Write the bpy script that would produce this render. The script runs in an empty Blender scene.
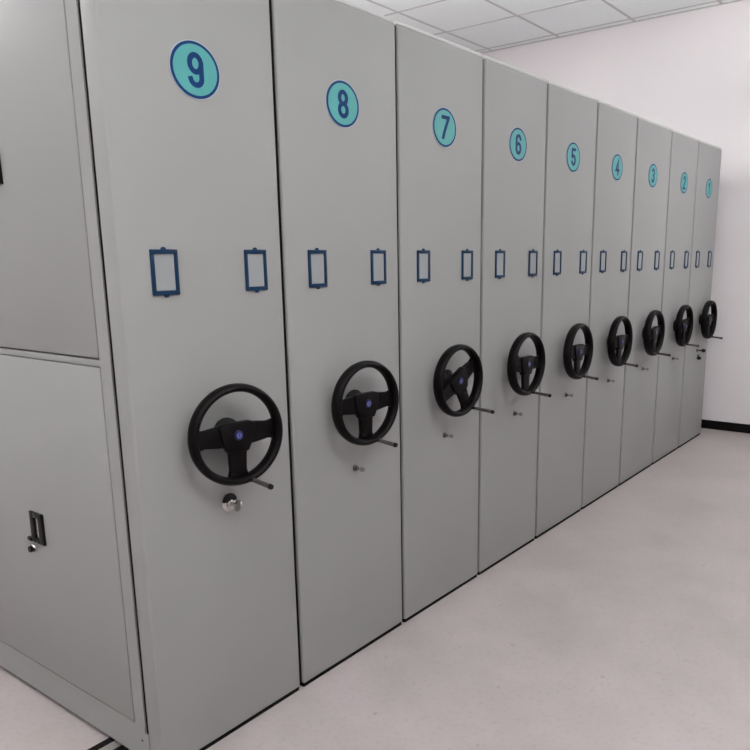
import bpy, bmesh, math, random
from mathutils import Vector, Matrix
random.seed(7)
PI = math.pi
C = bpy.context.scene.collection
scene = bpy.context.scene

# ------------------------------------------------------------------ measures
H = 2.3                                   # cabinet height
EDGE = [0.0, 0.5778, 1.1796, 1.7769, 2.3648, 2.9594, 3.5535, 4.1892, 4.7879, 5.3899]
D = 1.16                                  # cabinet depth
GAP = 0.018
EDGE = [e+(GAP/2 if 0 < k < 9 else 0) for k, e in enumerate(EDGE)]
CZ = 3.4394                               # ceiling height
XW = 5.6631                               # end wall
S = 0.6985                                # ceiling tile pitch
GY = 2.2479
GX = XW - 0.8078
X0, Y0, Y1 = -3.3, -4.4, 2.95

# ------------------------------------------------------------------ materials
def lin(c):
    return tuple(((v/255)/12.92 if v/255 <= .04045 else ((v/255+.055)/1.055)**2.4) for v in c) + (1,)

def mat(name, rgb, rough=.5, metal=0, spec=.5, noise=0, nscale=8, bump=0, bscale=300, emis=0, coat=0):
    m = bpy.data.materials.new(name); m.use_nodes = True
    nt = m.node_tree; b = nt.nodes['Principled BSDF']
    b.inputs['Base Color'].default_value = lin(rgb)
    b.inputs['Roughness'].default_value = rough
    b.inputs['Metallic'].default_value = metal
    b.inputs['Specular IOR Level'].default_value = spec
    if coat: b.inputs['Coat Weight'].default_value = coat
    tc = nt.nodes.new('ShaderNodeTexCoord')
    if noise:
        n = nt.nodes.new('ShaderNodeTexNoise'); n.inputs['Scale'].default_value = nscale; n.inputs['Detail'].default_value = 4
        nt.links.new(tc.outputs['Object'], n.inputs['Vector'])
        r = nt.nodes.new('ShaderNodeMapRange')
        r.inputs['From Min'].default_value = .3; r.inputs['From Max'].default_value = .7
        r.inputs['To Min'].default_value = 1-noise; r.inputs['To Max'].default_value = 1+noise
        nt.links.new(n.outputs['Fac'], r.inputs['Value'])
        mx = nt.nodes.new('ShaderNodeVectorMath'); mx.operation = 'SCALE'
        mx.inputs[0].default_value = lin(rgb)[:3]
        nt.links.new(r.outputs['Result'], mx.inputs['Scale'])
        nt.links.new(mx.outputs['Vector'], b.inputs['Base Color'])
    if bump:
        n2 = nt.nodes.new('ShaderNodeTexNoise'); n2.inputs['Scale'].default_value = bscale
        nt.links.new(tc.outputs['Object'], n2.inputs['Vector'])
        bp = nt.nodes.new('ShaderNodeBump'); bp.inputs['Strength'].default_value = bump; bp.inputs['Distance'].default_value = .001
        nt.links.new(n2.outputs['Fac'], bp.inputs['Height']); nt.links.new(bp.outputs['Normal'], b.inputs['Normal'])
    if emis:
        b.inputs['Emission Color'].default_value = (1, .985, .96, 1); b.inputs['Emission Strength'].default_value = emis
    return m

M = dict(
    steel=mat('grey_powder_coat', (143, 143, 142), .5, spec=.25, noise=.015, nscale=3, bump=.08, bscale=500),
    steel_side=mat('grey_powder_coat_side', (143, 143, 142), .5, spec=.25, noise=.015, nscale=3),
    cap=mat('pale_top_trim', (190, 190, 190), .5),
    dark=mat('black_rubber_and_shade', (16, 13, 13), .8, spec=.1),  # rubber parts, and painted shade in the gap behind the front panel
    chassis=mat('chassis_shade_black', (20, 17, 17), .8, spec=.1),  # undercarriage, coloured black to imitate contact shadow under the side
    black=mat('black_plastic', (6, 4, 5), .45, spec=.12, bump=.1, bscale=250),
    black2=mat('black_paint', (8, 8, 8), .5, spec=.2),
    chrome=mat('chrome', (190, 188, 186), .22, metal=1),
    rod=mat('grey_metal_rod', (92, 84, 84), .35, metal=.6),
    teal=mat('teal_enamel', (76, 150, 150), .45, spec=.3, noise=.05, nscale=14),
    navy=mat('navy_blue_print', (8, 48, 98), .5, spec=.15),
    white=mat('white_edge', (150, 160, 172), .5),
    bframe=mat('blue_plastic', (6, 42, 72), .45, spec=.2),
    sleeve=mat('clear_sleeve_backing', (141, 144, 146), .5, spec=.2),
    emblem=mat('emblem_blue', (20, 21, 64), .4, spec=.3),
    emblem2=mat('emblem_pale', (84, 92, 156), .4),
    wall=mat('painted_wall', (226, 221, 223), .8, spec=.2, noise=.008, nscale=2, bump=.05, bscale=120),
    ceil=mat('mineral_fibre_tile', (235, 239, 240), .9, spec=.1, noise=.02, nscale=60, bump=.15, bscale=160),
    bar=mat('ceiling_grid_metal', (186, 184, 185), .5),
    base=mat('black_baseboard', (8, 6, 7), .6, spec=.15),
    rail=mat('rail_steel', (150, 146, 142), .4, metal=.5),
    fixture=mat('white_lamp_housing', (230, 230, 230), .5),
    diffuser=mat('lit_diffuser', (240, 240, 240), .5, emis=5.0),
)

def floor_mat():
    m = bpy.data.materials.new('polished_floor'); m.use_nodes = True
    nt = m.node_tree; b = nt.nodes['Principled BSDF']; L = nt.links.new
    tc = nt.nodes.new('ShaderNodeTexCoord')
    n1 = nt.nodes.new('ShaderNodeTexNoise'); n1.inputs['Scale'].default_value = 2.2; n1.inputs['Detail'].default_value = 6; n1.inputs['Roughness'].default_value = .6
    n2 = nt.nodes.new('ShaderNodeTexNoise'); n2.inputs['Scale'].default_value = 55; n2.inputs['Detail'].default_value = 3
    v = nt.nodes.new('ShaderNodeTexVoronoi'); v.inputs['Scale'].default_value = 7
    for n in (n1, n2, v): L(tc.outputs['Object'], n.inputs['Vector'])
    cr = nt.nodes.new('ShaderNodeValToRGB')
    cr.color_ramp.elements[0].position = .33; cr.color_ramp.elements[0].color = lin((154, 147, 144))
    cr.color_ramp.elements[1].position = .68; cr.color_ramp.elements[1].color = lin((168, 158, 159))
    L(n1.outputs['Fac'], cr.inputs['Fac'])
    cr2 = nt.nodes.new('ShaderNodeValToRGB')
    cr2.color_ramp.elements[0].position = .30; cr2.color_ramp.elements[0].color = (.90, .89, .89, 1)
    cr2.color_ramp.elements[1].position = .46; cr2.color_ramp.elements[1].color = (1, 1, 1, 1)
    L(n2.outputs['Fac'], cr2.inputs['Fac'])
    mx = nt.nodes.new('ShaderNodeMix'); mx.data_type = 'RGBA'; mx.blend_type = 'MULTIPLY'; mx.inputs['Factor'].default_value = .8
    L(cr.outputs['Color'], mx.inputs['A']); L(cr2.outputs['Color'], mx.inputs['B'])
    # small dark scuff spots, one here and there
    cr3 = nt.nodes.new('ShaderNodeValToRGB')
    cr3.color_ramp.elements[0].position = .035; cr3.color_ramp.elements[0].color = (.66, .64, .63, 1)
    cr3.color_ramp.elements[1].position = .075; cr3.color_ramp.elements[1].color = (1, 1, 1, 1)
    L(v.outputs['Distance'], cr3.inputs['Fac'])
    mx2 = nt.nodes.new('ShaderNodeMix'); mx2.data_type = 'RGBA'; mx2.blend_type = 'MULTIPLY'; mx2.inputs['Factor'].default_value = .6
    L(mx.outputs['Result'], mx2.inputs['A']); L(cr3.outputs['Color'], mx2.inputs['B'])
    L(mx2.outputs['Result'], b.inputs['Base Color'])
    mr = nt.nodes.new('ShaderNodeMapRange'); mr.inputs['To Min'].default_value = .34; mr.inputs['To Max'].default_value = .5
    L(n1.outputs['Fac'], mr.inputs['Value']); L(mr.outputs['Result'], b.inputs['Roughness'])
    b.inputs['Specular IOR Level'].default_value = .4
    return m
M['floor'] = floor_mat()

# ------------------------------------------------------------------ mesh helpers
def add_box(bm, x0, x1, y0, y1, z0, z1, bev=0, seg=2, mi=0):
    t = bmesh.new(); bmesh.ops.create_cube(t, size=1)
    for v in t.verts:
        v.co = Vector(((x0+x1)/2+v.co.x*(x1-x0), (y0+y1)/2+v.co.y*(y1-y0), (z0+z1)/2+v.co.z*(z1-z0)))
    if bev: bmesh.ops.bevel(t, geom=list(t.edges), offset=bev, segments=seg, profile=.5, affect='EDGES')
    for f in t.faces: f.material_index = mi
    merge(bm, t)

def merge(bm, t):
    me = bpy.data.meshes.new('tmp'); t.to_mesh(me); t.free(); bm.from_mesh(me); bpy.data.meshes.remove(me)

def add_tube(bm, a, b, r0, r1, n=20, mi=0):
    a = Vector(a); b = Vector(b); d = b-a
    t = bmesh.new()
    bmesh.ops.create_cone(t, cap_ends=True, segments=n, radius1=r0, radius2=r1, depth=d.length)
    q = d.to_track_quat('Z', 'Y').to_matrix().to_4x4()
    bmesh.ops.transform(t, matrix=Matrix.Translation((a+b)/2) @ q, verts=t.verts)
    for f in t.faces: f.material_index = mi
    merge(bm, t)

def add_lathe_y(bm, prof, n=48, mi=0, close=False):
    """profile of (radius, y) turned round the Y axis"""
    rings = []
    for r, y in prof:
        rings.append([bm.verts.new((r*math.cos(2*PI*k/n), y, r*math.sin(2*PI*k/n))) for k in range(n)])
    m = len(prof)
    for i in range(m if close else m-1):
        A, B = rings[i], rings[(i+1) % m]
        for k in range(n):
            f = bm.faces.new((A[k], A[(k+1) % n], B[(k+1) % n], B[k])); f.material_index = mi
    if not close:
        for R_ in (rings[0], rings[-1]):
            f = bm.faces.new(R_); f.material_index = mi

def add_prism_y(bm, pts, y0, y1, bev=0, mi=0):
    """outline of (x, z) given a depth along Y"""
    t = bmesh.new()
    a = [t.verts.new((x, y0, z)) for x, z in pts]; b = [t.verts.new((x, y1, z)) for x, z in pts]
    t.faces.new(a); t.faces.new(b[::-1])
    n = len(pts)
    for i in range(n): t.faces.new((a[i], b[i], b[(i+1) % n], a[(i+1) % n]))
    bmesh.ops.recalc_face_normals(t, faces=t.faces)
    if bev: bmesh.ops.bevel(t, geom=list(t.edges), offset=bev, segments=2, profile=.5, affect='EDGES')
    for f in t.faces: f.material_index = mi
    merge(bm, t)

def mesh(name, bm, smooth=False):
    bmesh.ops.recalc_face_normals(bm, faces=bm.faces)
    me = bpy.data.meshes.new(name); bm.to_mesh(me); bm.free()
    if smooth:
        for p in me.polygons: p.use_smooth = True
        me.set_sharp_from_angle(angle=math.radians(38))
    return me

def obj(name, bm, mats, parent=None, loc=(0, 0, 0), smooth=True):
    me = bm if isinstance(bm, bpy.types.Mesh) else mesh(name, bm, smooth)
    if not isinstance(mats, (list, tuple)): mats = [mats]
    if not me.materials:
        for m in mats: me.materials.append(m)
    o = bpy.data.objects.new(name, me); C.objects.link(o); o.location = loc
    if parent: o.parent = parent
    return o

def empty(name, loc, label, cat, group=None):
    o = bpy.data.objects.new(name, None); C.objects.link(o); o.location = loc; o.empty_display_size = .1
    o['label'] = label; o['category'] = cat
    if group: o['group'] = group
    return o

def struct(name, boxes, m, bev=0):
    bm = bmesh.new()
    for b in boxes: add_box(bm, *b, bev=bev)
    o = obj(name, bm, m, smooth=False); o['kind'] = 'structure'
    return o

# ------------------------------------------------------------------ the room
T = .12
struct('floor', [(X0-T, XW+T, Y0-T, Y1+T, -T, 0)], M['floor'])
struct('wall_right', [(XW, XW+T, Y0-T, Y1+T, 0, CZ+.1)], M['wall'])
struct('wall_left', [(X0-T, X0, Y0-T, Y1+T, 0, CZ+.1)], M['wall'])
struct('wall_back', [(X0, XW, Y1, Y1+T, 0, CZ+.1)], M['wall'])
struct('wall_front', [(X0, XW, Y0-T, Y0, 0, CZ+.1)], M['wall'])
struct('baseboard_right', [(XW-.014, XW, Y0, Y1, 0, .076)], M['base'], .002)
struct('baseboard_left', [(X0, X0+.014, Y0, Y1, 0, .076)], M['base'], .002)
struct('baseboard_back', [(X0+.014, XW-.014, Y1-.014, Y1, 0, .076)], M['base'], .002)
struct('baseboard_front', [(X0+.014, XW-.014, Y0, Y0+.014, 0, .076)], M['base'], .002)

xs = sorted([GX-k*S for k in range(-1, 14) if X0 < GX-k*S < XW])
ys = sorted([GY-k*S for k in range(-1, 11) if Y0 < GY-k*S < Y1])
LX = [(i, j) for i in (3.807,) for j in (1.200,)]
def is_light(cx, cy): return any(abs(cx-a) < .2 and abs(cy-b) < .2 for a, b in LX)
bx_ = [X0]+xs+[XW]; by_ = [Y0]+ys+[Y1]
tiles = []
for i in range(len(bx_)-1):
    for j in range(len(by_)-1):
        cx, cy = (bx_[i]+bx_[i+1])/2, (by_[j]+by_[j+1])/2
        if is_light(cx, cy): continue
        tiles.append((bx_[i]+.003, bx_[i+1]-.003, by_[j]+.003, by_[j+1]-.003, CZ, CZ+.015))
tiles.append((X0, XW, Y0, Y1, CZ+.07, CZ+.1))
struct('ceiling', tiles, M['ceil'])
bars = [(x-.011, x+.011, Y0, Y1, CZ-.003, CZ+.012) for x in xs] + [(X0, XW, y-.011, y+.011, CZ-.0031, CZ+.0118) for y in ys]
bars += [(XW-.022, XW, Y0, Y1, CZ-.004, CZ+.01), (X0, X0+.022, Y0, Y1, CZ-.004, CZ+.01), (X0, XW, Y1-.022, Y1, CZ-.0042, CZ+.01), (X0, XW, Y0, Y0+.022, CZ-.0042, CZ+.01)]
struct('trim_1', bars, M['bar'])

# recessed lamps: real fixtures in the tile grid, all outside the picture
POW = {1.200: 22}
for a, b in LX:
    t = empty('ceiling_light', (a, b, CZ), 'square recessed ceiling light behind the cabinet row', 'ceiling light')
    h = S/2-.013
    bm = bmesh.new()
    for q in ((-h, h, -h, -h+.03), (-h, h, h-.03, h), (-h, -h+.03, -h+.03, h-.03), (h-.03, h, -h+.03, h-.03)): add_box(bm, *q, .0, .02)
    add_box(bm, -h, h, -h, h, .02, .06)
    obj('housing', bm, M['fixture'], t, smooth=False)
    bm = bmesh.new(); add_box(bm, -h+.031, h-.031, -h+.031, h-.031, .006, .018)
    obj('diffuser', bm, M['diffuser'], t, smooth=False)
    la = bpy.data.lights.new('panel_lamp', 'AREA'); la.shape = 'SQUARE'; la.size = .58; la.energy = POW[b]; la.color = (1, .985, .97)
    lo = bpy.data.objects.new('panel_lamp', la); C.objects.link(lo); lo.location = (0, 0, .003); lo.parent = t

# added unseen fill lamps, mostly uplight to brighten the ceiling
UPW, DNW = 71, 14
for k, (a, b, z) in enumerate(((-1.95, -0.9, 2.66), (.3, -2.0, 2.66), (4.2, -1.7, 2.66), (-.1, 1.5, 2.72), (1.9, 1.5, 2.72))):
    t = empty('fill_lamp', (a, b, z), 'added unseen fill lamp, long and white, %s' % ('over the open floor, nearest the left wall', 'over the open floor, middle one of three', 'over the open floor, nearest the end wall', 'behind the cabinet row, nearer the left wall', 'behind the cabinet row, nearer the end wall')[k], 'fill light', 'added fill lamps')
    bm = bmesh.new()
    add_box(bm, -.6, .6, -.07, -.062, -.03, .03); add_box(bm, -.6, .6, .062, .07, -.03, .03)
    add_box(bm, -.608, -.6, -.07, .07, -.03, .03); add_box(bm, .6, .608, -.07, .07, -.03, .03)
    add_box(bm, -.6, .6, -.0618, .0618, -.008, .008)
    obj('housing', bm, M['fixture'], t, smooth=False)
    for sg, pw in ((-1, DNW), (1, UPW)):
        bm = bmesh.new(); add_box(bm, -.598, .598, -.061, .061, sg*.020-.002, sg*.020+.002)
        obj('diffuser', bm, M['diffuser'], t, smooth=False)
        la = bpy.data.lights.new('lamp', 'AREA'); la.shape = 'RECTANGLE'; la.size = 1.15; la.size_y = .11; la.energy = pw; la.color = (1, .985, .97)
        lo = bpy.data.objects.new('lamp', la); C.objects.link(lo); lo.location = (0, 0, sg*.026); lo.rotation_euler = (0 if sg < 0 else PI, 0, 0); lo.parent = t
    for sx in (-.5, .5):
        bm = bmesh.new(); add_tube(bm, (sx, 0, .0225), (sx, 0, CZ-z-.004), .0015, .0015, 8); obj('suspension_wire', bm, M['chrome'], t)

# ------------------------------------------------------------------ shared cabinet fittings
def wheel_mesh():
    bm = bmesh.new()
    R0, rr, ry, n = .1390, .0122, .0235, 24
    add_lathe_y(bm, [(R0+rr*math.cos(2*PI*k/n), ry*math.sin(2*PI*k/n)) for k in range(n)], 72, close=True)
    # three flat spokes in a T
    for ang in (0, 180, -90):
        c, s = math.cos(math.radians(ang)), math.sin(math.radians(ang))
        w0, w1 = (.037, .026) if ang != -90 else (.034, .027)
        pts = [(.012, -w0), (.060, -w0*.86), (.105, -w1), (.130, -w1*1.25), (.130, w1*1.25), (.105, w1), (.060, w0*.86), (.012, w0)]
        add_prism_y(bm, [(c*x-s*z, s*x+c*z) for x, z in pts], -.002, .014, .003)
    # padded hub: a rounded block, wider at the top
    add_prism_y(bm, [(-.060, .030), (-.045, .037), (.045, .037), (.060, .030), (.052, -.016), (.034, -.052), (-.034, -.052), (-.052, -.016)], -.010, .018, .006)
    return mesh('handwheel', bm, True)
def shaft_mesh():
    bm = bmesh.new(); add_lathe_y(bm, [(.042, .0655), (.042, .059), (.031, .053), (.022, .034), (.024, .016)], 32)
    return mesh('shaft', bm, True)
def emblem_mesh():
    bm = bmesh.new()
    add_lathe_y(bm, [(.0150, -.0095), (.0150, -.0125), (.0135, -.0135)], 32, 0)
    add_lathe_y(bm, [(.0085, -.0130), (.0085, -.0142)], 24, 1)
    add_prism_y(bm, [(-.0012, -.005), (.0022, -.005), (.0032, .006), (-.0002, .006)], -.0146, -.0141, 0, 0)
    return mesh('hub_emblem', bm, True)
def crank_mesh(ang, spin, L=.098, dx=0.0):
    bm = bmesh.new(); a = math.radians(ang-spin)
    x, z = .1385*math.cos(a), .1385*math.sin(a)
    c, s_ = math.cos(math.radians(spin)), math.sin(math.radians(spin))
    def P(f):                                            # along the handle, drooping a little
        u, v = dx*f, -.009*f
        return (x+c*u+s_*v, -.014-(L-.014)*f, z-s_*u+c*v)
    add_tube(bm, P(0), P(.2), .0075, .0065, 16, 1)
    add_tube(bm, P(.2), P(.92), .0068, .0080, 20, 0)
    add_tube(bm, P(.92), P(1), .0088, .0075, 20, 1)
    return mesh('crank_handle', bm, True)
WM, SM, EM = wheel_mesh(), shaft_mesh(), emblem_mesh()
def lock_mesh():
    bm = bmesh.new()
    add_lathe_y(bm, [(.015, -.0002), (.015, -.004), (.0125, -.006), (.010, -.0065), (.010, -.014), (.0085, -.0155)], 28)
    return mesh('lock_cylinder', bm, True)
LM = lock_mesh()
def key_mesh(bow=.011, L=.022):
    bm = bmesh.new()
    add_box(bm, -.0012, .0012, -.0155-L*.45, -.012, -.0035, .0035, .0005)
    pts = [(bow*math.cos(2*PI*k/16), bow*math.sin(2*PI*k/16)) for k in range(16)]
    t = bmesh.new()                                    # flat bow lying in the y-z plane
    a = [t.verts.new((-.0014, -.0155-L*.45-bow*.8+p, q)) for p, q in pts]; b = [t.verts.new((.0014, -.0155-L*.45-bow*.8+p, q)) for p, q in pts]
    t.faces.new(a); t.faces.new(b[::-1])
    for i in range(16): t.faces.new((a[i], b[i], b[(i+1) % 16], a[(i+1) % 16]))
    merge(bm, t)
    return mesh('key', bm, True)
KM = key_mesh()
def card_frame_mesh():
    bm = bmesh.new(); w, h, t = .0425, .0600, .0105
    o = [(-w, -h), (w, -h), (w, h), (-w, h)]
    add_box(bm, -w, w, -.006, 0, h-t*1.1, h, .0012); add_box(bm, -w, w, -.006, 0, -h, -h+t*1.1, .0012)
    add_box(bm, -w, -w+t, -.0058, 0, -h+t, h-t, .001); add_box(bm, w-t, w, -.0058, 0, -h+t, h-t, .001)
    for s in (1, -1):                                   # little screw tabs, top and bottom
        add_prism_y(bm, [(-.010, s*(h-.001)), (.010, s*(h-.001)), (.004, s*(h+.0065)), (-.004, s*(h+.0065))], -.0045, 0, .0008)
    return mesh('card_frame', bm, True)
FM = card_frame_mesh()
def sleeve_mesh():
    bm = bmesh.new(); add_box(bm, -.0315, .0315, -.0022, -.0004, -.048, .048); return mesh('card_sleeve', bm)
VM = sleeve_mesh()
def disc(r, y0, y1, n=56):
    bm = bmesh.new(); add_lathe_y(bm, [(r, y0), (r, y1)], n); return mesh('disc', bm, True)
BM_, TM_ = None, None
def badge_mesh():
    bm = bmesh.new()
    add_lathe_y(bm, [(.0800, -.0003), (.0800, -.0018)], 56, 0)
    add_lathe_y(bm, [(.0770, -.0018), (.0770, -.0024)], 56, 1)
    return mesh('number_badge', bm, True)
BM_ = badge_mesh(); TM_ = disc(.0690, -.0024, -.0030)

def arc(cx, cz, rx, rz, a0, a1, n=18):
    return [(cx+rx*math.cos(math.radians(a0+(a1-a0)*k/n)), cz+rz*math.sin(math.radians(a0+(a1-a0)*k/n))) for k in range(n+1)]
def digit_paths(ch):
    R_ = .185
    nine = [arc(0, .185, R_, .235, 0, 360, 28), [(R_, .185), (R_, -.20)]+arc(0, -.22, R_, .20, 0, -165)]
    return {'9': nine, '6': [[(-x, -z) for x, z in q] for q in nine],
            '8': [arc(0, .215, R_*.92, .205, 0, 360, 28), arc(0, -.205, R_, .215, 0, 360, 28)],
            '7': [[(-.21, .42), (.20, .42)], [(.20, .42), (.08, .10), (-.02, -.20), (-.07, -.42)]],
            '5': [[(.19, .42), (-.15, .42), (-.18, .03)]+arc(0, -.16, R_, .24, 140, -155)],
            '4': [[(.09, -.42), (.09, .42), (-.21, -.18), (.24, -.18)]],
            '3': [arc(-.01, .21, R_*.95, .21, 155, -80), arc(-.01, -.20, R_, .22, 80, -155)],
            '2': [arc(0, .22, R_, .20, 165, -20)+[(-.19, -.42), (.21, -.42)]],
            '1': [[(-.12, .26), (.05, .42), (.05, -.42)]]}[ch]
def numeral_mesh(ch):
    """bold condensed figure: a band of constant width along each stroke"""
    bm = bmesh.new(); hgt = .096; t = .078
    sh = .12 if ch == '7' else 0
    for li, path in enumerate(digit_paths(ch)):
        y = -.0036-li*.0001
        L_, R2 = [], []
        n = len(path); closed = abs(path[0][0]-path[-1][0])+abs(path[0][1]-path[-1][1]) < 1e-6
        for k in range(n):
            p = Vector(path[k])
            if closed: a, b = Vector(path[(k-1) % (n-1)]), Vector(path[(k+1) % (n-1)])
            else: a, b = Vector(path[max(k-1, 0)]), Vector(path[min(k+1, n-1)])
            d1 = (p-a).normalized() if (p-a).length > 1e-7 else (b-p).normalized()
            d2 = (b-p).normalized() if (b-p).length > 1e-7 else d1
            d = (d1+d2).normalized(); nn = Vector((-d.y, d.x)); c = max(.45, nn.dot(Vector((-d1.y, d1.x))))
            q0, q1 = p, p
            if not closed and k == 0: q0 = q1 = p-d1*t*.9
            if not closed and k == n-1: q0 = q1 = p+d1*t*.9
            L_.append(q0+nn*t/c); R2.append(q1-nn*t/c)
        def V(v, yy): return bm.verts.new(((v.x+sh*v.y)*hgt, yy, v.y*hgt))
        f0 = [(V(a, y), V(b, y), V(a, -.0030), V(b, -.0030)) for a, b in zip(L_, R2)]
        for k in range(n-1):
            A, B = f0[k], f0[k+1]
            bm.faces.new((A[0], B[0], B[1], A[1])); bm.faces.new((A[0], A[2], B[2], B[0])); bm.faces.new((A[1], B[1], B[3], A[3]))
        if not closed:
            for A in (f0[0], f0[-1]): bm.faces.new((A[0], A[1], A[3], A[2]))
    return mesh('numeral', bm)

# ------------------------------------------------------------------ the cabinets
def make_cabinet(i):
    num = 9-i; w = EDGE[i+1]-EDGE[i]; W = w-(GAP if i < 8 else 0)
    place = {9: 'nearest, with handled doors on its side', 8: 'second from the left', 7: 'third from left, wheel turned askew',
             6: 'fourth from the left', 5: 'middle one of the row', 4: 'sixth from the left', 3: 'seventh from the left',
             2: 'second closest to the end wall', 1: 'farthest, beside the end wall'}[num]
    t = empty('mobile_cabinet', (EDGE[i], 0, 0), 'grey steel shelving cabinet with teal badge %d, %s' % (num, place), 'cabinet', 'mobile shelving cabinets standing in a row')
    # front panel with folded round edges
    bm = bmesh.new(); add_box(bm, 0, W, 0, .068, .0145, H, .007, 3)
    obj('front_panel', bm, M['steel'], t)
    bm = bmesh.new(); add_box(bm, .002, W-.002, .004, .075, H+.0003, H+.012, .002, 2)
    obj('top_trim', bm, M['cap'], t)
    # body behind the panel
    xs0 = .019 if num == 9 else 0
    bm = bmesh.new(); add_box(bm, xs0, W, .0835, D, .1285, H-.004, .002)
    add_box(bm, xs0+.012, W-.010, .066, .082, .12, H-.02)
    obj('body', bm, [M['steel_side']], t)
    bm = bmesh.new(); add_box(bm, 0, W, .0685, .0834, .017, .1085); add_box(bm, 0, W, .0834, D, .017, .1280)
    obj('base_frame', bm, M['steel_side'], t)
    if num == 9:
        bm = bmesh.new()
        add_tube(bm, (.0, .100, .080), (-.002, .100, .080), .0045, .0035, 12)
        obj('screw', bm, M['rod'], t)
        # black strip standing in for the shade in the panel-to-body gap
        bm = bmesh.new(); add_box(bm, .0045, .0305, .0684, .0797, .1088, H-.01); obj('joint_shade', bm, M['dark'], t)
        bm = bmesh.new()                                  # side frame
        add_box(bm, 0, .0185, .0800, .1305, .1281, H-.004)
        add_box(bm, 0, .0185, 1.084, D, .1281, H-.004)
        add_box(bm, .0004, .0185, .1305, 1.084, 1.2115, 1.2300, .001)
        add_box(bm, .0004, .0185, .1307, 1.0838, 2.235, H-.004, .001)
        obj('side_frame', bm, M['steel_side'], t)
        for z0, z1 in ((.1308, 1.2085), (1.2350, 2.2320)):
            bm = bmesh.new(); add_box(bm, -.0015, .0180, .1345, 1.0810, z0, z1, .0025, 2)
            d = obj('door', bm, M['steel_side'], t)
            zc = .655 if z0 < 1 else 1.768
            yc = .585
            # recessed pull: black surround with a pale grip bar in its slot
            bm = bmesh.new(); x1 = -.0016
            def fr(y0, y1, za, zb, xo=-.010, mi=0): add_box(bm, xo, x1, y0, y1, za, zb, .0012, mi=mi)
            fr(yc-.042, yc-.014, zc-.052, zc+.052); fr(yc+.012, yc+.036, zc-.052, zc+.052)
            fr(yc-.0138, yc+.0118, zc+.034, zc+.052); fr(yc-.0138, yc+.0118, zc-.052, zc-.036)
            fr(yc+.0362, yc+.060, zc-.052, zc-.040, -.013)
            add_box(bm, -.005, x1, yc-.0136, yc+.0116, zc-.0358, zc+.0338, 0, mi=1)
            obj('door_handle', bm, [M['black2'], M['chrome']], d)
            bm = bmesh.new()
            add_tube(bm, (x1, yc+.040, zc-.079), (-.006, yc+.040, zc-.081), .0165, .0155, 24, 1)
            add_tube(bm, (-.006, yc+.040, zc-.079), (-.020, yc+.040, zc-.079), .0115, .0105, 24, 0)
            obj('door_lock', bm, [M['black2'], M['chrome']], d)
    # rubber seal closing the gap to the next cabinet, and the dark kick under the panel
    bm = bmesh.new()
    if num != 1:
        add_box(bm, W+.0003, w-.0003, .012, .045, .020, H-.006)
        obj('rubber_seal', bm, M['dark'], t, smooth=False)
    bm = bmesh.new(); add_box(bm, .003, W-.003, .005, .060, 0, .016); obj('kick_strip', bm, M['dark'], t, smooth=False)
    bm = bmesh.new(); add_box(bm, .012, W-.03, .075, D-.05, 0.0, .018); obj('chassis', bm, M['chassis'], t, smooth=False)  # undercarriage set close to the side face as a painted contact shadow
    # badge
    bxl = {9: .278, 3: .302, 2: .305, 1: .315}.get(num, .297)
    SH = GAP/2 if i else 0
    b = obj('number_badge', BM_, [M['white'], M['navy']], t, (bxl+.003-SH, 0, 1.990)); b['label'] = 'round teal badge with the number %d' % num
    b.scale = (1.05, 1, .93)
    f = obj('badge_face', TM_, M['teal'], b)
    n = obj('numeral', numeral_mesh(str(num)), M['navy'], b)
    # card frames
    for fx in ((.135, .459) if num == 9 else (.151, .471)):
        c = obj('card_frame', FM, M['bframe'], t, (fx-SH, 0, 1.4610))
        obj('card_sleeve', VM, M['sleeve'], c)
    # handwheel
    wx = {9: .291, 8: .304, 7: .304, 1: .335}.get(num, .302)
    rot = {7: 28, 3: 8, 2: 12, 1: 5}.get(num, 0)
    hw = obj('handwheel', WM, M['black'], t, (wx-SH, -.070, .9925)); hw.rotation_euler = (0, -math.radians(rot), -math.radians({9: 11, 8: 7, 7: 4, 6: 2}.get(num, 0)))
    obj('shaft', SM, M['black2'], hw)
    e = obj('hub_emblem', EM, [M['emblem'], M['emblem2']], hw)
    ca = {9: -79, 8: -77, 7: -61, 6: -80}.get(num, -78)
    obj('crank_handle', crank_mesh(ca, rot, *{9: (.108, .016), 8: (.105, .012), 7: (.125, .008), 6: (.118, .003)}.get(num, (.104, 0))), [M['rod'], M['black2']], hw)
    # keyed lock below the wheel
    lx, lz = {9: (.300, .768), 8: (.315, .742), 7: (.300, .752), 6: (.318, .742)}.get(num, (.31, .748))
    lk = obj('lock', LM if num != 9 else lock_mesh(), M['chrome'] if num == 9 else M['rod'], t, (lx-SH, 0, lz))
    lk.scale = (1.25, 1, 1.25) if num == 9 else (.8, 1, .8)
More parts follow.
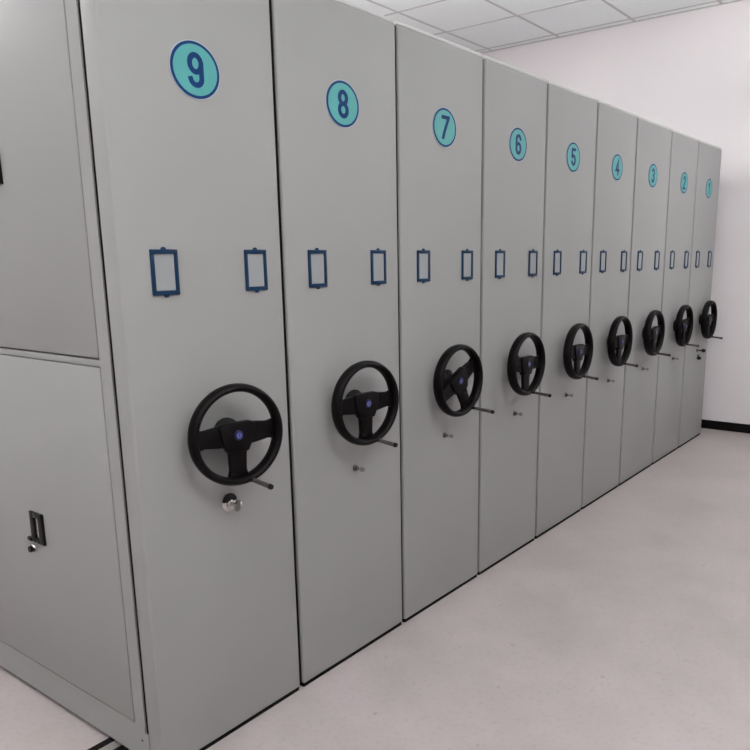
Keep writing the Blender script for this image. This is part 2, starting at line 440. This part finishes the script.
    if num == 9:
        bm = bmesh.new(); add_lathe_y(bm, [(.021, -.0002), (.021, -.003), (.018, -.0045)], 28); obj('lock_plate', bm, M['chrome'], lk, (0, 0, .0))
        bm = bmesh.new(); add_prism_y(bm, [(.020*math.cos(a), .020*math.sin(a)+.006) for a in [PI*k/12 for k in range(13)]], -.013, -.005, .001)
        obj('lock_cover', bm, M['black2'], lk)
    k = obj('key', KM if num != 1 else key_mesh(), M['chrome'] if num != 1 else M['black2'], lk); k.rotation_euler = (0, math.radians(20), 0)
    if num == 9: k.scale = (1.3, 1.3, 1.3)
    if num == 1:
        k2 = obj('key', k.data, M['black2'], lk, (.004, -.006, -.026)); k2.rotation_euler = (math.radians(75), 0, math.radians(35))
        k2.scale = (3, 1.6, 1.6); k.scale = (2.5, 1.5, 1.6)
    return t
for i in range(9): make_cabinet(i)

# ------------------------------------------------------------------ running rails let into the floor
for yc, words in ((.250, 'running out from under the nearest cabinet'),):
    t = empty('floor_rail', (0, yc, 0), 'narrow steel track set on the floor, %s' % words, 'rail')
    bm = bmesh.new()
    add_box(bm, X0+.1, .0115, -.052, -.018, 0, .004); add_box(bm, X0+.1, .0115, .018, .050, 0, .004)
    obj('rail_channel', bm, M['dark'], t, smooth=False)
    bm = bmesh.new(); add_box(bm, X0+.1, .0115, -.0175, .0175, 0, .007, .001); obj('rail_bar', bm, M['rail'], t, smooth=False)

# ------------------------------------------------------------------ camera
cd = bpy.data.cameras.new('camera'); cam = bpy.data.objects.new('camera', cd); C.objects.link(cam)
cam.location = (-1.1159, -1.7429, 1.4840)
cam.rotation_euler = (math.radians(77.7338), math.radians(.77573), math.radians(-52.5383))
cd.sensor_width = 36; cd.lens = 750.04/750*36
cd.shift_x = -21.31/750; cd.shift_y = 48.45/750
cd.clip_start = .02; cd.clip_end = 60
scene.camera = cam

wd = bpy.data.worlds.new('world'); scene.world = wd; wd.use_nodes = True
wd.node_tree.nodes['Background'].inputs['Color'].default_value = (.6, .62, .65, 1)
wd.node_tree.nodes['Background'].inputs['Strength'].default_value = .1
vs = scene.view_settings
vs.view_transform = 'Standard'; vs.look = 'None'; vs.gamma = 1; vs.exposure = 0.0; vs.use_curve_mapping = False
